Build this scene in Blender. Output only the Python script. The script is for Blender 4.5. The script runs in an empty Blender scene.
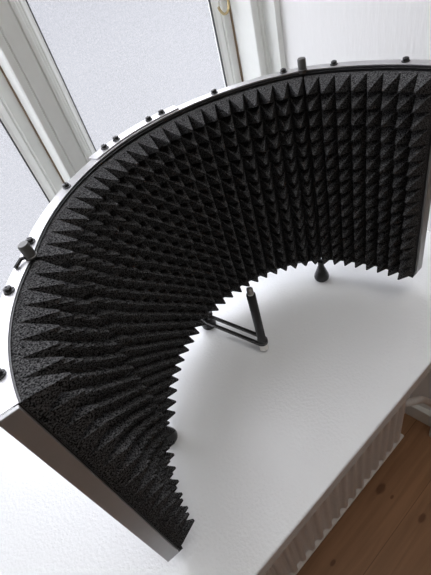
import bpy, bmesh, math, random
from mathutils import Vector, Matrix
random.seed(4)
S = 1.25                       # metres per working unit
SC = bpy.context.scene
COL = SC.collection
PI = math.pi

# ------------------------------------------------------------------ materials
def new_mat(name):
    m = bpy.data.materials.new(name); m.use_nodes = True
    nt = m.node_tree
    return m, nt, nt.nodes['Principled BSDF'], nt.nodes, nt.links

def setp(b, color=None, rough=None, metal=None, spec=None):
    if color is not None: b.inputs['Base Color'].default_value = (*color, 1)
    if rough is not None: b.inputs['Roughness'].default_value = rough
    if metal is not None: b.inputs['Metallic'].default_value = metal
    if spec is not None: b.inputs['Specular IOR Level'].default_value = spec

def plain(name, color, rough=.5, metal=0, spec=.5, bump=None):
    m, nt, b, N, L = new_mat(name)
    setp(b, color, rough, metal, spec)
    tc = N.new('ShaderNodeTexCoord')
    nz = N.new('ShaderNodeTexNoise')
    L.new(tc.outputs['Object'], nz.inputs['Vector'])
    nz.inputs['Scale'].default_value = (bump or (60, 0))[0]
    nz.inputs['Detail'].default_value = 4
    mx = N.new('ShaderNodeMixRGB'); mx.blend_type = 'MULTIPLY'; mx.inputs['Fac'].default_value = .12
    mx.inputs['Color1'].default_value = (*color, 1)
    L.new(nz.outputs['Fac'], mx.inputs['Color2'])
    L.new(mx.outputs['Color'], b.inputs['Base Color'])
    if bump and bump[1]:
        bp = N.new('ShaderNodeBump'); bp.inputs['Strength'].default_value = bump[1]
        bp.inputs['Distance'].default_value = bump[2]
        L.new(nz.outputs['Fac'], bp.inputs['Height']); L.new(bp.outputs['Normal'], b.inputs['Normal'])
    return m

def foam_mat():
    m, nt, b, N, L = new_mat('black_foam')
    setp(b, (.02, .02, .022), 1, 0, .05)
    tc = N.new('ShaderNodeTexCoord')
    nz = N.new('ShaderNodeTexNoise'); nz.inputs['Scale'].default_value = 620; nz.inputs['Detail'].default_value = 2
    L.new(tc.outputs['Object'], nz.inputs['Vector'])
    cr = N.new('ShaderNodeValToRGB')
    cr.color_ramp.elements[0].position = .38; cr.color_ramp.elements[0].color = (.005, .005, .0055, 1)
    cr.color_ramp.elements[1].position = .72; cr.color_ramp.elements[1].color = (.13, .13, .134, 1)
    L.new(nz.outputs['Fac'], cr.inputs['Fac']); L.new(cr.outputs['Color'], b.inputs['Base Color'])
    bp = N.new('ShaderNodeBump'); bp.inputs['Strength'].default_value = .18; bp.inputs['Distance'].default_value = .002
    L.new(nz.outputs['Fac'], bp.inputs['Height']); L.new(bp.outputs['Normal'], b.inputs['Normal'])
    return m

def sill_mat():
    m, nt, b, N, L = new_mat('white_gloss_paint')
    setp(b, (.76, .77, .78), .24, 0, .5)
    tc = N.new('ShaderNodeTexCoord')
    nz = N.new('ShaderNodeTexNoise'); nz.inputs['Scale'].default_value = 190; nz.inputs['Detail'].default_value = 2
    n2 = N.new('ShaderNodeTexNoise'); n2.inputs['Scale'].default_value = 14; n2.inputs['Detail'].default_value = 2
    L.new(tc.outputs['Object'], nz.inputs['Vector']); L.new(tc.outputs['Object'], n2.inputs['Vector'])
    ad = N.new('ShaderNodeMath'); ad.operation = 'MULTIPLY'
    L.new(nz.outputs['Fac'], ad.inputs[0]); L.new(n2.outputs['Fac'], ad.inputs[1])
    bp = N.new('ShaderNodeBump'); bp.inputs['Strength'].default_value = .38; bp.inputs['Distance'].default_value = .004
    L.new(ad.outputs[0], bp.inputs['Height']); L.new(bp.outputs['Normal'], b.inputs['Normal'])
    return m

def wall_mat():
    m, nt, b, N, L = new_mat('white_plaster')
    setp(b, (.82, .82, .82), .75, 0, .3)
    tc = N.new('ShaderNodeTexCoord'); mp = N.new('ShaderNodeMapping')
    mp.inputs['Scale'].default_value = (1, 1, .22)
    nz = N.new('ShaderNodeTexNoise'); nz.inputs['Scale'].default_value = 120; nz.inputs['Detail'].default_value = 3
    L.new(tc.outputs['Object'], mp.inputs['Vector']); L.new(mp.outputs['Vector'], nz.inputs['Vector'])
    bp = N.new('ShaderNodeBump'); bp.inputs['Strength'].default_value = .3; bp.inputs['Distance'].default_value = .003
    L.new(nz.outputs['Fac'], bp.inputs['Height']); L.new(bp.outputs['Normal'], b.inputs['Normal'])
    return m

def floor_mat():
    m, nt, b, N, L = new_mat('oak_planks')
    setp(b, None, .5, 0, .35)
    tc = N.new('ShaderNodeTexCoord')
    br = N.new('ShaderNodeTexBrick')
    br.inputs['Scale'].default_value = 1
    br.inputs['Brick Width'].default_value = 1.9; br.inputs['Row Height'].default_value = .135
    br.inputs['Mortar Size'].default_value = .0012; br.inputs['Mortar Smooth'].default_value = .2
    br.inputs['Color1'].default_value = (.34, .175, .085, 1); br.inputs['Color2'].default_value = (.43, .24, .125, 1)
    br.inputs['Mortar'].default_value = (.22, .11, .05, 1)
    L.new(tc.outputs['Object'], br.inputs['Vector'])
    mp = N.new('ShaderNodeMapping'); mp.inputs['Scale'].default_value = (1.6, 22, 22)
    L.new(tc.outputs['Object'], mp.inputs['Vector'])
    nz = N.new('ShaderNodeTexNoise'); nz.inputs['Scale'].default_value = 2.2; nz.inputs['Detail'].default_value = 6
    nz.inputs['Distortion'].default_value = .6
    L.new(mp.outputs['Vector'], nz.inputs['Vector'])
    cr = N.new('ShaderNodeValToRGB')
    cr.color_ramp.elements[0].position = .3; cr.color_ramp.elements[0].color = (.62, .6, .57, 1)
    cr.color_ramp.elements[1].position = .7; cr.color_ramp.elements[1].color = (1, 1, 1, 1)
    L.new(nz.outputs['Fac'], cr.inputs['Fac'])
    mx = N.new('ShaderNodeMixRGB'); mx.blend_type = 'MULTIPLY'; mx.inputs['Fac'].default_value = .8
    L.new(br.outputs['Color'], mx.inputs['Color1']); L.new(cr.outputs['Color'], mx.inputs['Color2'])
    # knots
    cur = mx.outputs['Color']
    for kx, ky, kr in ((0.479, 0.229, 0.011), (0.488, 0.098, 0.009), (0.207, 0.213, 0.006), (0.481, 0.192, 0.005)):
        sb = N.new('ShaderNodeVectorMath'); sb.operation = 'SUBTRACT'; sb.inputs[1].default_value = (kx, ky, 0)
        L.new(tc.outputs['Object'], sb.inputs[0])
        ms = N.new('ShaderNodeVectorMath'); ms.operation = 'MULTIPLY'; ms.inputs[1].default_value = (.55 / kr, 1 / kr, 0)
        L.new(sb.outputs[0], ms.inputs[0])
        ln = N.new('ShaderNodeVectorMath'); ln.operation = 'LENGTH'; L.new(ms.outputs[0], ln.inputs[0])
        nw = N.new('ShaderNodeMath'); nw.operation = 'ADD'; L.new(ln.outputs['Value'], nw.inputs[0]); L.new(nz.outputs['Fac'], nw.inputs[1])
        ck = N.new('ShaderNodeValToRGB')
        ck.color_ramp.elements[0].position = .7; ck.color_ramp.elements[0].color = (.55, .48, .42, 1)
        ck.color_ramp.elements[1].position = 1.0; ck.color_ramp.elements[1].color = (1, 1, 1, 1)
        dv = N.new('ShaderNodeMath'); dv.operation = 'MULTIPLY'; dv.inputs[1].default_value = .6
        L.new(nw.outputs[0], dv.inputs[0]); L.new(dv.outputs[0], ck.inputs['Fac'])
        m2 = N.new('ShaderNodeMixRGB'); m2.blend_type = 'MULTIPLY'; m2.inputs['Fac'].default_value = 1
        L.new(cur, m2.inputs['Color1']); L.new(ck.outputs['Color'], m2.inputs['Color2']); cur = m2.outputs['Color']
    L.new(m2.outputs['Color'], b.inputs['Base Color'])
    return m

def glass_mat():
    m = bpy.data.materials.new('frosted_glass'); m.use_nodes = True
    nt = m.node_tree; N = nt.nodes; L = nt.links
    for n in list(N): N.remove(n)
    out = N.new('ShaderNodeOutputMaterial')
    tc = N.new('ShaderNodeTexCoord')
    nz = N.new('ShaderNodeTexNoise'); nz.inputs['Scale'].default_value = 300; nz.inputs['Detail'].default_value = 2
    L.new(tc.outputs['Object'], nz.inputs['Vector'])
    cr = N.new('ShaderNodeValToRGB')
    cr.color_ramp.elements[0].position = .3; cr.color_ramp.elements[0].color = (.87, .87, .90, 1)
    cr.color_ramp.elements[1].position = .7; cr.color_ramp.elements[1].color = (.98, .98, 1, 1)
    L.new(nz.outputs['Fac'], cr.inputs['Fac'])
    tl = N.new('ShaderNodeBsdfTranslucent'); tp = N.new('ShaderNodeBsdfTransparent')
    L.new(cr.outputs['Color'], tl.inputs['Color']); L.new(cr.outputs['Color'], tp.inputs['Color'])
    mx = N.new('ShaderNodeMixShader'); mx.inputs['Fac'].default_value = .90
    L.new(tl.outputs[0], mx.inputs[1]); L.new(tp.outputs[0], mx.inputs[2])
    gl = N.new('ShaderNodeBsdfGlossy'); gl.inputs['Roughness'].default_value = .3
    m2 = N.new('ShaderNodeMixShader'); m2.inputs['Fac'].default_value = .04
    L.new(mx.outputs[0], m2.inputs[1]); L.new(gl.outputs[0], m2.inputs[2])
    L.new(m2.outputs[0], out.inputs['Surface'])
    return m

M = dict(
    foam=foam_mat(), sill=sill_mat(), wall=wall_mat(), floor=floor_mat(), glass=glass_mat(),
    alu=plain('brushed_aluminium', (.54, .535, .545), .42, 1, .5, (300, .08, .0005)),
    bar=plain('grey_end_bar', (.42, .42, .425), .38, .6, .5),
    black=plain('black_powder_coat', (.018, .018, .019), .38, 0, .5),
    gloss=plain('black_gloss_plastic', (.012, .012, .013), .22, 0, .5),
    knob=plain('worn_dark_metal', (.11, .108, .105), .45, .5, .5),
    chrome=plain('chrome', (.86, .83, .80), .28, 1),
    frame=plain('white_frame_paint', (.80, .815, .79), .4, 0, .5, (40, .05, .002)),
    seal=plain('dark_glazing_seal', (.05, .052, .055), .6),
    gap=plain('brown_bare_wood', (.22, .15, .09), .7),
    brass=plain('aged_brass', (.5, .40, .22), .35, 1),
    rad=plain('white_radiator_enamel', (.74, .70, .67), .4),
    ceil=plain('white_ceiling_paint', (.8, .8, .79), .8),
)

# ------------------------------------------------------------------ mesh helpers (working units)
def place(o, par):
    if par is not None: o.parent = par

def base_of(par):
    p = Vector((0, 0, 0))
    while par is not None:
        p += par.location; par = par.parent
    return p

def obj(name, bm, mat, par=None, origin=None, smooth=False, bevel=None):
    """bmesh in world working units -> ONE mesh object in metres"""
    bmesh.ops.recalc_face_normals(bm, faces=bm.faces)
    bp = base_of(par)
    loc = Vector(origin) * S - bp if origin is not None else Vector((0, 0, 0))
    for v in bm.verts: v.co = v.co * S - bp - loc
    me = bpy.data.meshes.new(name)
    if smooth:
        for f in bm.faces: f.smooth = True
    bm.to_mesh(me); bm.free()
    me.materials.append(M[mat])
    o = bpy.data.objects.new(name, me); COL.objects.link(o)
    if par is not None: o.parent = par
    o.location = loc
    if bevel:
        md = o.modifiers.new('bevel', 'BEVEL'); md.width = bevel * S; md.segments = 2; md.limit_method = 'ANGLE'
    if smooth:
        md = o.modifiers.new('split', 'EDGE_SPLIT'); md.split_angle = math.radians(40)
    return o

def empty(name, loc, par=None):
    o = bpy.data.objects.new(name, None); COL.objects.link(o)
    o.empty_display_size = .05
    if par is not None: o.parent = par
    o.location = Vector(loc) * S - base_of(par)
    return o

def struct(o, label=None):
    o['kind'] = 'structure'
    if label: o['label'] = label
    return o

def tag(o, label, cat):
    o['label'] = label; o['category'] = cat

def add_box(bm, x0, x1, y0, y1, z0, z1):
    vs = [bm.verts.new((x, y, z)) for z in (z0, z1) for y in (y0, y1) for x in (x0, x1)]
    for q in ((0, 1, 3, 2), (4, 6, 7, 5), (0, 4, 5, 1), (2, 3, 7, 6), (0, 2, 6, 4), (1, 5, 7, 3)):
        bm.faces.new([vs[i] for i in q])

def box(*a):
    bm = bmesh.new(); add_box(bm, *a); return bm

def add_prism(bm, pts, z0, z1):
    """pts: xy polygon, extruded along z"""
    a = [bm.verts.new((p[0], p[1], z0)) for p in pts]; b = [bm.verts.new((p[0], p[1], z1)) for p in pts]
    n = len(pts)
    bm.faces.new(a[::-1]); bm.faces.new(b)
    for i in range(n): bm.faces.new((a[i], a[(i + 1) % n], b[(i + 1) % n], b[i]))

def prism(pts, z0, z1):
    bm = bmesh.new(); add_prism(bm, pts, z0, z1); return bm

def add_lathe(bm, cx, cy, prof, n=28, ang=None):
    rings = []
    for r, z in prof:
        if r <= 1e-6: rings.append([bm.verts.new((cx, cy, z))])
        else: rings.append([bm.verts.new((cx + r * math.cos(2 * PI * k / n), cy + r * math.sin(2 * PI * k / n), z)) for k in range(n)])
    for a, b in zip(rings, rings[1:]):
        for k in range(n):
            q = [a[k % len(a)], a[(k + 1) % n % len(a)], b[(k + 1) % n % len(b)], b[k % len(b)]]
            u = []
            for v in q:
                if v not in u: u.append(v)
            if len(u) >= 3: bm.faces.new(u)
    if len(rings[0]) > 1: bm.faces.new(rings[0][::-1])
    if len(rings[-1]) > 1: bm.faces.new(rings[-1])

def lathe(cx, cy, prof, n=28):
    bm = bmesh.new(); add_lathe(bm, cx, cy, prof, n); return bm

def tube(pts, r, n=12):
    bm = bmesh.new(); pts = [Vector(p) for p in pts]; rings = []
    up = Vector((0, 0, 1))
    for i, p in enumerate(pts):
        t = (pts[min(i + 1, len(pts) - 1)] - pts[max(i - 1, 0)]).normalized()
        u = t.cross(up)
        if u.length < .05: u = t.cross(Vector((0, 1, 0)))
        u.normalize(); w = t.cross(u)
        rings.append([bm.verts.new(p + r * (u * math.cos(2 * PI * k / n) + w * math.sin(2 * PI * k / n))) for k in range(n)])
    for a, b in zip(rings, rings[1:]):
        for k in range(n): bm.faces.new((a[k], a[(k + 1) % n], b[(k + 1) % n], b[k]))
    bm.faces.new(rings[0][::-1]); bm.faces.new(rings[-1])
    return bm

def smooth_path(P, n=8):
    out = []; P = [Vector(p) for p in P]
    for i in range(len(P) - 1):
        a = P[max(i - 1, 0)]; b = P[i]; c = P[i + 1]; d = P[min(i + 2, len(P) - 1)]
        for k in range(n):
            t = k / n
            out.append(.5 * ((2 * b) + (c - a) * t + (2 * a - 5 * b + 4 * c - d) * t * t + (3 * b - a - 3 * c + d) * t ** 3))
    out.append(P[-1]); return out

# ------------------------------------------------------------------ camera
F = 412.0
def cam_axes():
    n = Vector((352.5 - 215.5, 704.6 - 287.5, F)); z = -n.normalized()
    v = Vector((1052.4 - 215.5, -394.35 - 287.5, F)).normalized()
    x = (v - z * z.dot(v)).normalized(); y = z.cross(x)
    return x, y, z
ax, ay, az = cam_axes()
cd = bpy.data.cameras.new('camera'); cam = bpy.data.objects.new('camera', cd); COL.objects.link(cam)
rt = Vector((ax[0], ay[0], az[0])); dn = Vector((ax[1], ay[1], az[1])); fw = Vector((ax[2], ay[2], az[2]))
mw = Matrix.Identity(4)
for i in range(3):
    mw[i][0] = rt[i]; mw[i][1] = -dn[i]; mw[i][2] = -fw[i]
mw[2][3] = .54 * S
cam.matrix_world = mw
cd.sensor_fit = 'VERTICAL'; cd.sensor_height = 36; cd.lens = F * 36 / 575
cd.clip_start = .01; cd.clip_end = 100
SC.camera = cam

# ------------------------------------------------------------------ the setting
FZ, CZ = -.65, 1.75            # floor, ceiling
XL, XR, YB = -2.2, 2.4, -3.2   # room extent
YW = .187                        # inner face of the outside wall
NX0, NX1 = -.31, .627            # window niche at the wall face
WX0, WX1 = -.279, .608          # niche at the window
HEAD = 1.70                     # top of niche
ff = box(XL - .1, XR + .1, YB - .1, .70, FZ - .08, FZ); struct(obj('floor', ff, 'floor'), 'brown oak plank floor below the windowsill')
struct(obj('ceiling', box(XL - .1, XR + .1, YB - .1, .70, CZ, CZ + .08), 'ceil'))
struct(obj('wall_back', box(XL - .1, XR + .1, YB - .1, YB, FZ, CZ), 'wall'))
struct(obj('wall_left', box(XL - .1, XL, YB, .70, FZ, CZ), 'wall'))
struct(obj('wall_east', box(XR, XR + .1, YB, .70, FZ, CZ), 'wall'))
# right pier with its splayed reveal (the bright wall beside the window), left pier, lintel, niche back below the sill
struct(obj('wall_right', prism([(NX1, YW), (XR, YW), (XR, .70), (WX1, .70), (WX1, .569)], FZ, CZ), 'wall'), 'white plastered wall right of the window')
struct(obj('wall_west', prism([(NX0, YW), (WX0, .569), (WX0, .70), (XL, .70), (XL, YW)], FZ, CZ), 'wall'))
bm = bmesh.new(); add_prism(bm, [(NX0, YW), (NX1, YW), (WX1, .569), (WX1, .70), (WX0, .70), (WX0, .569)], HEAD, CZ)
struct(obj('wall_lintel', bm, 'wall'))
struct(obj('wall_niche', prism([(NX0 + .004, .250), (NX1 - .008, .250), (NX1 - .008, .30), (NX0 + .004, .30)], FZ, -.04), 'wall'))
def board(pts, z1): return prism(pts, FZ, z1)
struct(obj('baseboard_right', prism([(NX1 + .002, YW), (XR, YW), (XR, YW - .013), (NX1 - .014, YW - .013), (NX1 - .021, .2499), (NX1 - .008, .2499)], FZ, FZ + .055), 'frame', bevel=.002))
struct(obj('baseboard_back', box(XL, XR, YB, YB + .013, FZ, FZ + .055), 'frame'))
# the deep sill
sill = obj('trim_1', prism([(-.66, .128), (.90, .128), (.90, YW), (NX1, YW), (WX1, .569), (WX1, .602), (WX0, .602), (WX0, .569), (NX0, YW), (-.66, YW)], -.029, 0), 'sill', bevel=.0025)
struct(sill, 'deep white painted windowsill under the acoustic shield')

# ------------------------------------------------------------------ window
K = 1.0833                     # the window stands this much farther out than the plane it was measured on
win = empty('window_1', (.165, .61, 0)); struct(win, 'white casement window with frosted panes behind the shield')
WT = 1.66
def kp(pts): return [(x * K, y * K) for x, y in pts]
MX = .304                      # twice the window's middle
def mir(pts): return [(MX - x, y) for x, y in pts][::-1]
jamb = [(.561, .525), (.5485, .525), (.5485, .5495), (.5425, .5495), (.541, .553), (.5365, .553), (.535, .550), (.527, .550), (.5245, .5515), (.5245, .619), (.561, .619)]
obj('jamb_casing', prism(kp(jamb), 0, HEAD), 'frame', win, bevel=.0012)
obj('jamb_casing', prism(kp(mir(jamb)), 0, HEAD), 'frame', win, bevel=.0012)
# centre post with groove and edge bead
obj('centre_post', prism(kp([(.1475, .619), (.1475, .566), (.1492, .563), (.1580, .563), (.1593, .5655), (.1606, .563), (.1800, .563), (.1812, .566), (.1824, .562), (.1868, .562), (.188, .565), (.188, .619)]), 0, HEAD), 'frame', win, bevel=.0006)
obj('frame_bottom_rail', prism(kp([(MX - .5245, .556), (.5245, .556), (.5245, .619), (MX - .5245, .619)]), 0, .035), 'frame', win, bevel=.002)
obj('frame_head', prism(kp([(MX - .5245, .556), (.5245, .556), (.5245, .619), (MX - .5245, .619)]), WT, HEAD), 'frame', win, bevel=.002)

def sash(x0, x1, wl, wr):
    """casement: outer x0..x1, stile widths; the glass sits behind the moulded edge"""
    e = empty('casement', (.5 * (x0 + x1) * K, .60 * K, .037), win)
    z0, z1 = .037, WT - .002
    yf, yb = .600, .617
    def stile(a, b):           # a outer x, b inner x (glass side)
        s = 1 if b > a else -1
        mid = a + (b - a) * .52
        pts = [(a, yb), (a, yf), (mid, yf), (mid + s * .0015, yf + .003), (mid + s * .004, yf + .002), (b - s * .004, yf + .007), (b, yf + .009), (b, yb)]
        return prism(kp(pts if s > 0 else pts[::-1]), z0, z1)
    def kb(a0, a1, b0, b1, c0, c1): return prism(kp([(a0, b0), (a1, b0), (a1, b1), (a0, b1)]), c0, c1)
    obj('stile', stile(x0, x0 + wl), 'frame', e, bevel=.0006)
    obj('stile', stile(x1, x1 - wr), 'frame', e, bevel=.0006)
    obj('bottom_rail', kb(x0 + wl, x1 - wr, yf + .002, yb, z0, z0 + .045), 'frame', e, bevel=.002)
    obj('top_rail', kb(x0 + wl, x1 - wr, yf + .002, yb, z1 - .045, z1), 'frame', e, bevel=.002)
    obj('glass_pane', kb(x0 + wl - .002, x1 - wr + .002, .6125, .6165, z0 + .043, z1 - .043), 'glass', e)
    for a in (x0 + wl, x1 - wr - .0018):
        obj('glazing_seal', kb(a, a + .0018, .6095, .6124, z0 + .045, z1 - .045), 'seal', e)
    return e
rs = sash(.1895, .5225, .0262, .0272)
ls = sash(MX - .5225, .1460, .0272, .0288)
# bare wood showing in the gaps beside the casements
for x in (.5227, .1461):
    obj('gap_strip', prism(kp([(x, .597), (x + .0015, .597), (x + .0015, .617), (x, .617)]), .037, WT), 'gap', win)
# brass stay hook hanging on the right stile
hk = [(.5165, .596, .432), (.5160, .592, .413), (.5145, .590, .399), (.5085, .588, .3905), (.4995, .587, .3895), (.4920, .586, .397), (.4895, .586, .403)]
h = obj('stay_hook', tube(smooth_path([(x * K, y * K, z - .012) for x, y, z in hk], 6), .0022, 10), 'brass', rs, smooth=True)
obj('eye_plate', prism(kp([(.5125, .5965), (.5205, .5965), (.5205, .600), (.5125, .600)]), .413, .445), 'brass', h, bevel=.001)

# ------------------------------------------------------------------ radiator
rad = empty('radiator', (.05, .20, FZ)); tag(rad, 'white ribbed panel radiator hanging under the windowsill', 'radiator')
x0, x1, zb, zt, yf = -.27, .443, -.427, -.062, .175
bm = bmesh.new()
pitch = .0265; nrib = int((x1 - x0 - .02) / pitch)
front = []
xs = x0 + .011
prof = [(x0, yf + .009)]
for k in range(nrib):
    c = xs + k * pitch
    prof += [(c + .001, yf + .009), (c + .006, yf + .006), (c + .0085, yf + .001), (c + .011, yf - .0005), (c + .016, yf - .0005), (c + .0185, yf + .001), (c + .021, yf + .006), (c + .0255, yf + .009)]
prof += [(x1, yf + .009)]
zs = [zb, zb + .006, zb + .017, zt - .032, zt - .010, zt]
rows = []
for j, z in enumerate(zs):
    row = []
    for (x, y) in prof:
        yy = y if j in (2, 3) else yf + (.009 if j in (1, 4) else .0095)
        row.append(bm.verts.new((x, yy, z)))
    rows.append(row)
for a, b in zip(rows, rows[1:]):
    for i in range(len(a) - 1): bm.faces.new((a[i], a[i + 1], b[i + 1], b[i]))
bk = [bm.verts.new((x, yf + .038, z)) for x, z in ((x0, zb), (x1, zb), (x1, zt), (x0, zt))]
bm.faces.new(bk)
bm.faces.new([r[0] for r in rows] + [bk[3], bk[0]]); bm.faces.new([r[-1] for r in rows] + [bk[2], bk[1]])
bm.faces.new(rows[0] + [bk[1], bk[0]]); bm.faces.new(rows[-1] + [bk[2], bk[3]])
obj('ribbed_panel', bm, 'rad', rad)
obj('edge_strip', box(x0, x1, yf + .0005, yf + .012, zb - .003, zb + .003), 'rad', rad, bevel=.001)
pp = [(.400, .207, -.29), (.418, .195, -.278), (.436, .178, -.270), (.455, .170, -.277), (.484, .170, -.314), (.513, .170, -.360), (.545, .170, -.416), (.575, .168, -.48), (.592, .166, -.56), (.594, .165, FZ)]
obj('pipe', tube(smooth_path(pp, 7), .0075, 12), 'rad', rad, smooth=True)
obj('wall_bracket', box(.38, .40, yf + .038, .228, -.38, -.12), 'rad', rad)
obj('wall_bracket', box(-.23, -.21, yf + .038, .228, -.38, -.12), 'rad', rad)

# ------------------------------------------------------------------ the acoustic shield
ROOT = (.21, .33, 0)
sh = empty('isolation_shield', ROOT)
tag(sh, 'curved black microphone isolation shield lined with pyramid foam, standing on the windowsill', 'microphone shield')
ZT, ZB = .3580, .0440          # top of the rail, underside
FT = .3514                      # top of the foam
def sobj(name, bm, mat, par, **k):
    # it stands a touch askew: bottom edge rising to the right, rail dipping at the left end
    for v in bm.verts:
        x, z = v.co.x, v.co.z
        h = z - FT
        t = min(1, max(0, x / .45)); v.co.y += .026 * h * (1 - t); v.co.x -= .03 * h * t
        v.co.z += .026 * (1 - min(z, FT) / FT) * (x - .21)
        if z > FT + 1e-5: v.co.z -= min(.005, z - FT - .0012) * min(1, max(0, (.20 - x) / .24))
    return obj(name, bm, mat, par, **k)

class Path:
    """constant-curvature path; heading in degrees, walked left to right, foam on the right-hand side"""
    def __init__(s, p, h0, h1, length):
        s.p = tuple(p); s.h0 = math.radians(h0); s.h1 = math.radians(h1); s.L = length
    def at(s, u, off=0):
        n = 60; x, y = s.p; h = s.h0
        k = (s.h1 - s.h0) / s.L
        if abs(k) > 1e-6:
            hh = s.h0 + k * u
            x += (math.sin(hh) - math.sin(s.h0)) / k; y -= (math.cos(hh) - math.cos(s.h0)) / k; h = hh
        else:
            x += u * math.cos(h); y += u * math.sin(h); hh = h
        return Vector((x + off * math.sin(hh), y - off * math.cos(hh)))   # +off = towards the room
    def ribbon(s, o0, o1, n=24, u0=0, u1=None):
        u1 = s.L if u1 is None else u1
        us = [u0 + (u1 - u0) * i / n for i in range(n + 1)]
        return [s.at(u, o0) for u in us] + [s.at(u, o1) for u in reversed(us)]

def add_strip(bm, path, o0, o1, z0, z1, n=24, u0=0, u1=None):
    u1 = path.L if u1 is None else u1
    secs = []
    for i in range(n + 1):
        u = u0 + (u1 - u0) * i / n
        a = path.at(u, o0); b = path.at(u, o1)
        secs.append([bm.verts.new((a.x, a.y, z0)), bm.verts.new((b.x, b.y, z0)), bm.verts.new((b.x, b.y, z1)), bm.verts.new((a.x, a.y, z1))])
    for a, b in zip(secs, secs[1:]):
        for k in range(4): bm.faces.new((a[k], a[(k + 1) % 4], b[(k + 1) % 4], b[k]))
    bm.faces.new(secs[0]); bm.faces.new(secs[-1][::-1])

def strip(*a, **k):
    bm = bmesh.new(); add_strip(bm, *a, **k); return bm

def foam(path, ncol, nrow, z0, z1, base=.006, tip=.025):
    bm = bmesh.new()
    du = path.L / ncol; dz = (z1 - z0) / nrow
    e = .0008
    us = [min(max(i * du, e), path.L - e) for i in range(ncol + 1)]
    g = [[bm.verts.new((*path.at(u, base), z0 + j * dz)) for j in range(nrow + 1)] for u in us]
    b = [[bm.verts.new((*path.at(u, .0004), z)) for z in (z0, z1)] for u in us]
    r = .0011                     # slightly blunted apex
    for i in range(ncol):
        for j in range(nrow):
            uc = .5 * (us[i] + us[i + 1]); zc = z0 + (j + .5) * dz
            jit = random.uniform(-.0008, .0008); ju = random.uniform(-.0006, .0006)
            q = [bm.verts.new((*path.at(uc + ju + a * r, base + tip + jit), zc + c * r)) for a, c in ((-1, -1), (1, -1), (1, 1), (-1, 1))]
            k = [g[i][j], g[i + 1][j], g[i + 1][j + 1], g[i][j + 1]]
            for m in range(4): bm.faces.new((k[m], k[(m + 1) % 4], q[(m + 1) % 4], q[m]))
            bm.faces.new(q)
        bm.faces.new((b[i][0], b[i + 1][0], g[i + 1][0], g[i][0]))
        bm.faces.new((b[i][1], g[i][nrow], g[i + 1][nrow], b[i + 1][1]))
        bm.faces.new((b[i][0], b[i][1], b[i + 1][1], b[i + 1][0]))
    bm.faces.new([b[0][0]] + g[0] + [b[0][1]]); bm.faces.new([b[-1][0]] + g[-1] + [b[-1][1]])
    return bm

mid = Path((.0275, .3347), 55.8, -49.5, .4393)
lw = Path((-.0375, .2041), 84, 44, .150)
pL = lw.at(lw.L); lw.p = (lw.p[0] + .0267 - pL.x, lw.p[1] + .3339 - pL.y)
eR = mid.at(mid.L)
rw = Path((eR.x + .001, eR.y - .001), -60, -88, .150)

def screw(x, y, z, par):
    bm = lathe(x, y, [(.0046, z), (.0046, z + .0008), (.0036, z + .0013), (.0034, z + .0036), (.0024, z + .0044), (.0010, z + .0044), (.0009, z + .0034), (0, z + .0034)], 16)
    o = sobj('screw', bm, 'gloss', par, smooth=True); o['label'] = 'black screw head'
    return o

scr = {'lw': [.030, .112], 'mid': [.022, .107, .331, .417], 'rw': [.034, .112]}
for nm, path, nc in (('lw', lw, 8), ('mid', mid, 23), ('rw', rw, 8)):
    sobj('foam_pad', foam(path, nc, 15, ZB + .006, FT), 'foam', sh)
    sobj('back_shell', strip(path, -.0035, .0004, ZB, ZT - .0018, n=32), 'black', sh)
    sobj('edge_trim', strip(path, -.0010, .0016, FT + .0012, FT + .0034, n=32), 'gloss', sh, bevel=.0004)
    r = sobj('top_rail', strip(path, -.0125, .0002, ZT - .0018, ZT, n=32), 'alu', sh, bevel=.0005)
    sobj('bottom_rail', strip(path, -.0120, .0040, ZB - .0016, ZB + .0004, n=32), 'black', sh)
    for u in scr[nm]:
        p = path.at(u, -.0068); screw(p.x, p.y, ZT, r)
# mounting strip riding over the joint at the middle of the top rail
br = sobj('joint_plate', strip(mid, -.0160, -.0020, ZT, ZT + .0018, n=14, u0=mid.L * .5 - .062, u1=mid.L * .5 + .062), 'alu', sh, bevel=.0004)
for t in (-.042, -.024, .024, .042):
    p = mid.at(mid.L * .5 + t, -.0092); screw(p.x, p.y, ZT + .0018, br)
# end bars closing the wings
def bar(path, u, s):
    a = path.at(u, -.0150); b = path.at(u, -.0005); c = path.at(u + s * .0035, -.0005); d = path.at(u + s * .0035, -.0150)
    return prism([a, b, c, d], ZB + .007, ZT - .0025)
sobj('end_bar', bar(lw, 0, -1), 'bar', sh, bevel=.0006)
sobj('end_bar', bar(rw, rw.L, 1), 'bar', sh, bevel=.0006)
def path_at_pin(sx): return mid.at(0 if sx < 0 else mid.L, -.0045)
# hinges: a pin with a knob above the rail, each with a small thumb screw
for p, sx in ((mid.at(0, -.0005), -1), (mid.at(mid.L, -.0005), 1)):
    px, py = p
    pin = sobj('hinge_pin', lathe(px, py, [(.0046, ZT - .0030), (.0046, ZT), (.0056, ZT + .0002), (.0056, ZT + .0012), (.0050, ZT + .0016), (.0050, ZT + .0125), (.0043, ZT + .0136), (0, ZT + .0136)], 20), 'knob', sh, smooth=True)
    pin['label'] = 'dark grey hinge pin with knob'
    hp = path_at_pin(sx)
    sobj('hinge_rod', lathe(hp.x, hp.y, [(.0024, ZB - .002), (.0024, ZT - .002)], 12), 'black', pin, smooth=True)
    if sx < 0:
        sobj('thumb_screw', tube([(px - .003, py - .001, ZT + .0025), (px - .008, py + .001, ZT + .0028), (px - .0125, py - .002, ZT + .0022), (px - .016, py - .004, ZT + .0015)], .0017, 8), 'gloss', pin, smooth=True)

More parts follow.
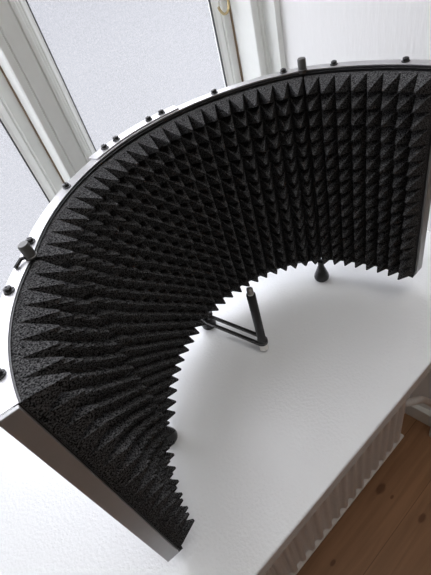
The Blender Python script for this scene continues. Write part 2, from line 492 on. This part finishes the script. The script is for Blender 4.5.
# feet: rounded black cones
for (fx, fy) in ((.414, .355), (.036, .330), (.212, .441)):
    obj('foot', lathe(fx, fy, [(.0102, 0), (.0124, .0012), (.0132, .005), (.0124, .0095), (.0095, .0175), (.0066, .0260), (.0050, .0318), (.0050, ZB - .003)], 28), 'gloss', sh, smooth=True)

# microphone arm: slotted bracket from the middle foot, upright post, threaded tip
pb = Vector((0.2334, 0.3275)); pa = Vector((.210, .430)); AZ = .022
d = (pb - pa).normalized(); nrm = Vector((-d.y, d.x))
def stadium(r, ext=0, k=10):
    out = []
    a0 = math.atan2(d.y, d.x)
    for c, st in ((pb, -PI / 2), (pa, PI / 2)):
        for i in range(k + 1):
            a = a0 + st + PI * i / k
            out.append((c.x + r * math.cos(a), c.y + r * math.sin(a)))
    return out
bm = bmesh.new()
o_, i_ = stadium(.0088), stadium(.0048)
n = len(o_)
for z0, z1 in ((AZ, AZ + .0055),):
    ob = [bm.verts.new((*p, z0)) for p in o_]; ot = [bm.verts.new((*p, z1)) for p in o_]
    ib = [bm.verts.new((*p, z0)) for p in i_]; it = [bm.verts.new((*p, z1)) for p in i_]
    for k in range(n):
        j = (k + 1) % n
        bm.faces.new((ob[k], ob[j], ot[j], ot[k])); bm.faces.new((ib[j], ib[k], it[k], it[j]))
        bm.faces.new((ot[k], ot[j], it[j], it[k])); bm.faces.new((ob[j], ob[k], ib[k], ib[j]))
arm = obj('microphone_arm', bm, 'black', sh)
po = obj('post', lathe(pb.x, pb.y, [(.0074, AZ + .0058), (.0074, AZ + .0075), (.0066, AZ + .009), (.0066, .1310), (.0058, .1322), (0, .1322)], 24), 'black', arm, smooth=True)
tip = obj('threaded_tip', lathe(pb.x, pb.y, [(.0046, .1322), (.0046, .1345)] + [q for k in range(6) for q in ((.0040, .1350 + k * .0013), (.0046, .1356 + k * .0013))] + [(.0034, .1432), (0, .1432)], 20), 'chrome', arm)
tip['label'] = 'silver threaded tip of the microphone post'
bolt = obj('bolt', lathe(pb.x, pb.y, [(.0070, AZ - .0165), (.0077, AZ - .0155), (.0077, AZ - .0002)], 6), 'chrome', arm)
bolt['label'] = 'silver bolt under the microphone post'
q = Vector((.212, .441))
obj('clamp_washer', lathe(q.x, q.y, [(.0125, AZ + .0056), (.0125, AZ + .0075), (.0075, AZ + .0078), (.0075, ZB - .0016)], 20), 'gloss', arm, smooth=True)

# ------------------------------------------------------------------ daylight
w = bpy.data.worlds.new('overcast_sky'); SC.world = w; w.use_nodes = True
N = w.node_tree.nodes; L = w.node_tree.links
bg = N['Background']
tc = N.new('ShaderNodeTexCoord'); sp = N.new('ShaderNodeSeparateXYZ'); L.new(tc.outputs['Generated'], sp.inputs[0])
mr = N.new('ShaderNodeMapRange'); mr.inputs['From Min'].default_value = -1; mr.inputs['From Max'].default_value = 1
L.new(sp.outputs['Z'], mr.inputs['Value'])
cr = N.new('ShaderNodeValToRGB'); L.new(mr.outputs[0], cr.inputs['Fac'])
e = cr.color_ramp.elements
e[0].position = 0; e[0].color = (.40, .41, .42, 1)
e[1].position = 1; e[1].color = (6.2, 6.3, 6.4, 1)
a = e.new(.40); a.color = (.37, .38, .40, 1)
a = e.new(.49); a.color = (.27, .28, .31, 1)
a = e.new(.54); a.color = (7.4, 7.5, 7.7, 1)
a = e.new(.76); a.color = (3.6, 3.63, 3.7, 1)
a = e.new(.88); a.color = (5.8, 5.9, 6.0, 1)
L.new(cr.outputs['Color'], bg.inputs['Color'])
bg.inputs['Strength'].default_value = 1.0

# added out-of-frame fill light under the ceiling, no fixture modelled
ld = bpy.data.lights.new('fill_light', 'AREA'); ld.shape = 'DISK'; ld.size = .8 * S
ld.energy = 13; ld.color = (1.0, .975, .93)
lo = bpy.data.objects.new('fill_light', ld); COL.objects.link(lo)
lo.location = (.15 * S, -.22 * S, (CZ - .06) * S)
lo['label'] = 'added round fill light under the ceiling, out of view'; lo['category'] = 'lamp'

# ------------------------------------------------------------------ colour management
vs = SC.view_settings
vs.view_transform = 'Standard'; vs.look = 'None'; vs.gamma = 1; vs.use_curve_mapping = False
vs.exposure = 0.12
SC.cycles.use_denoising = True
SC.cycles.max_bounces = 12; SC.cycles.diffuse_bounces = 8
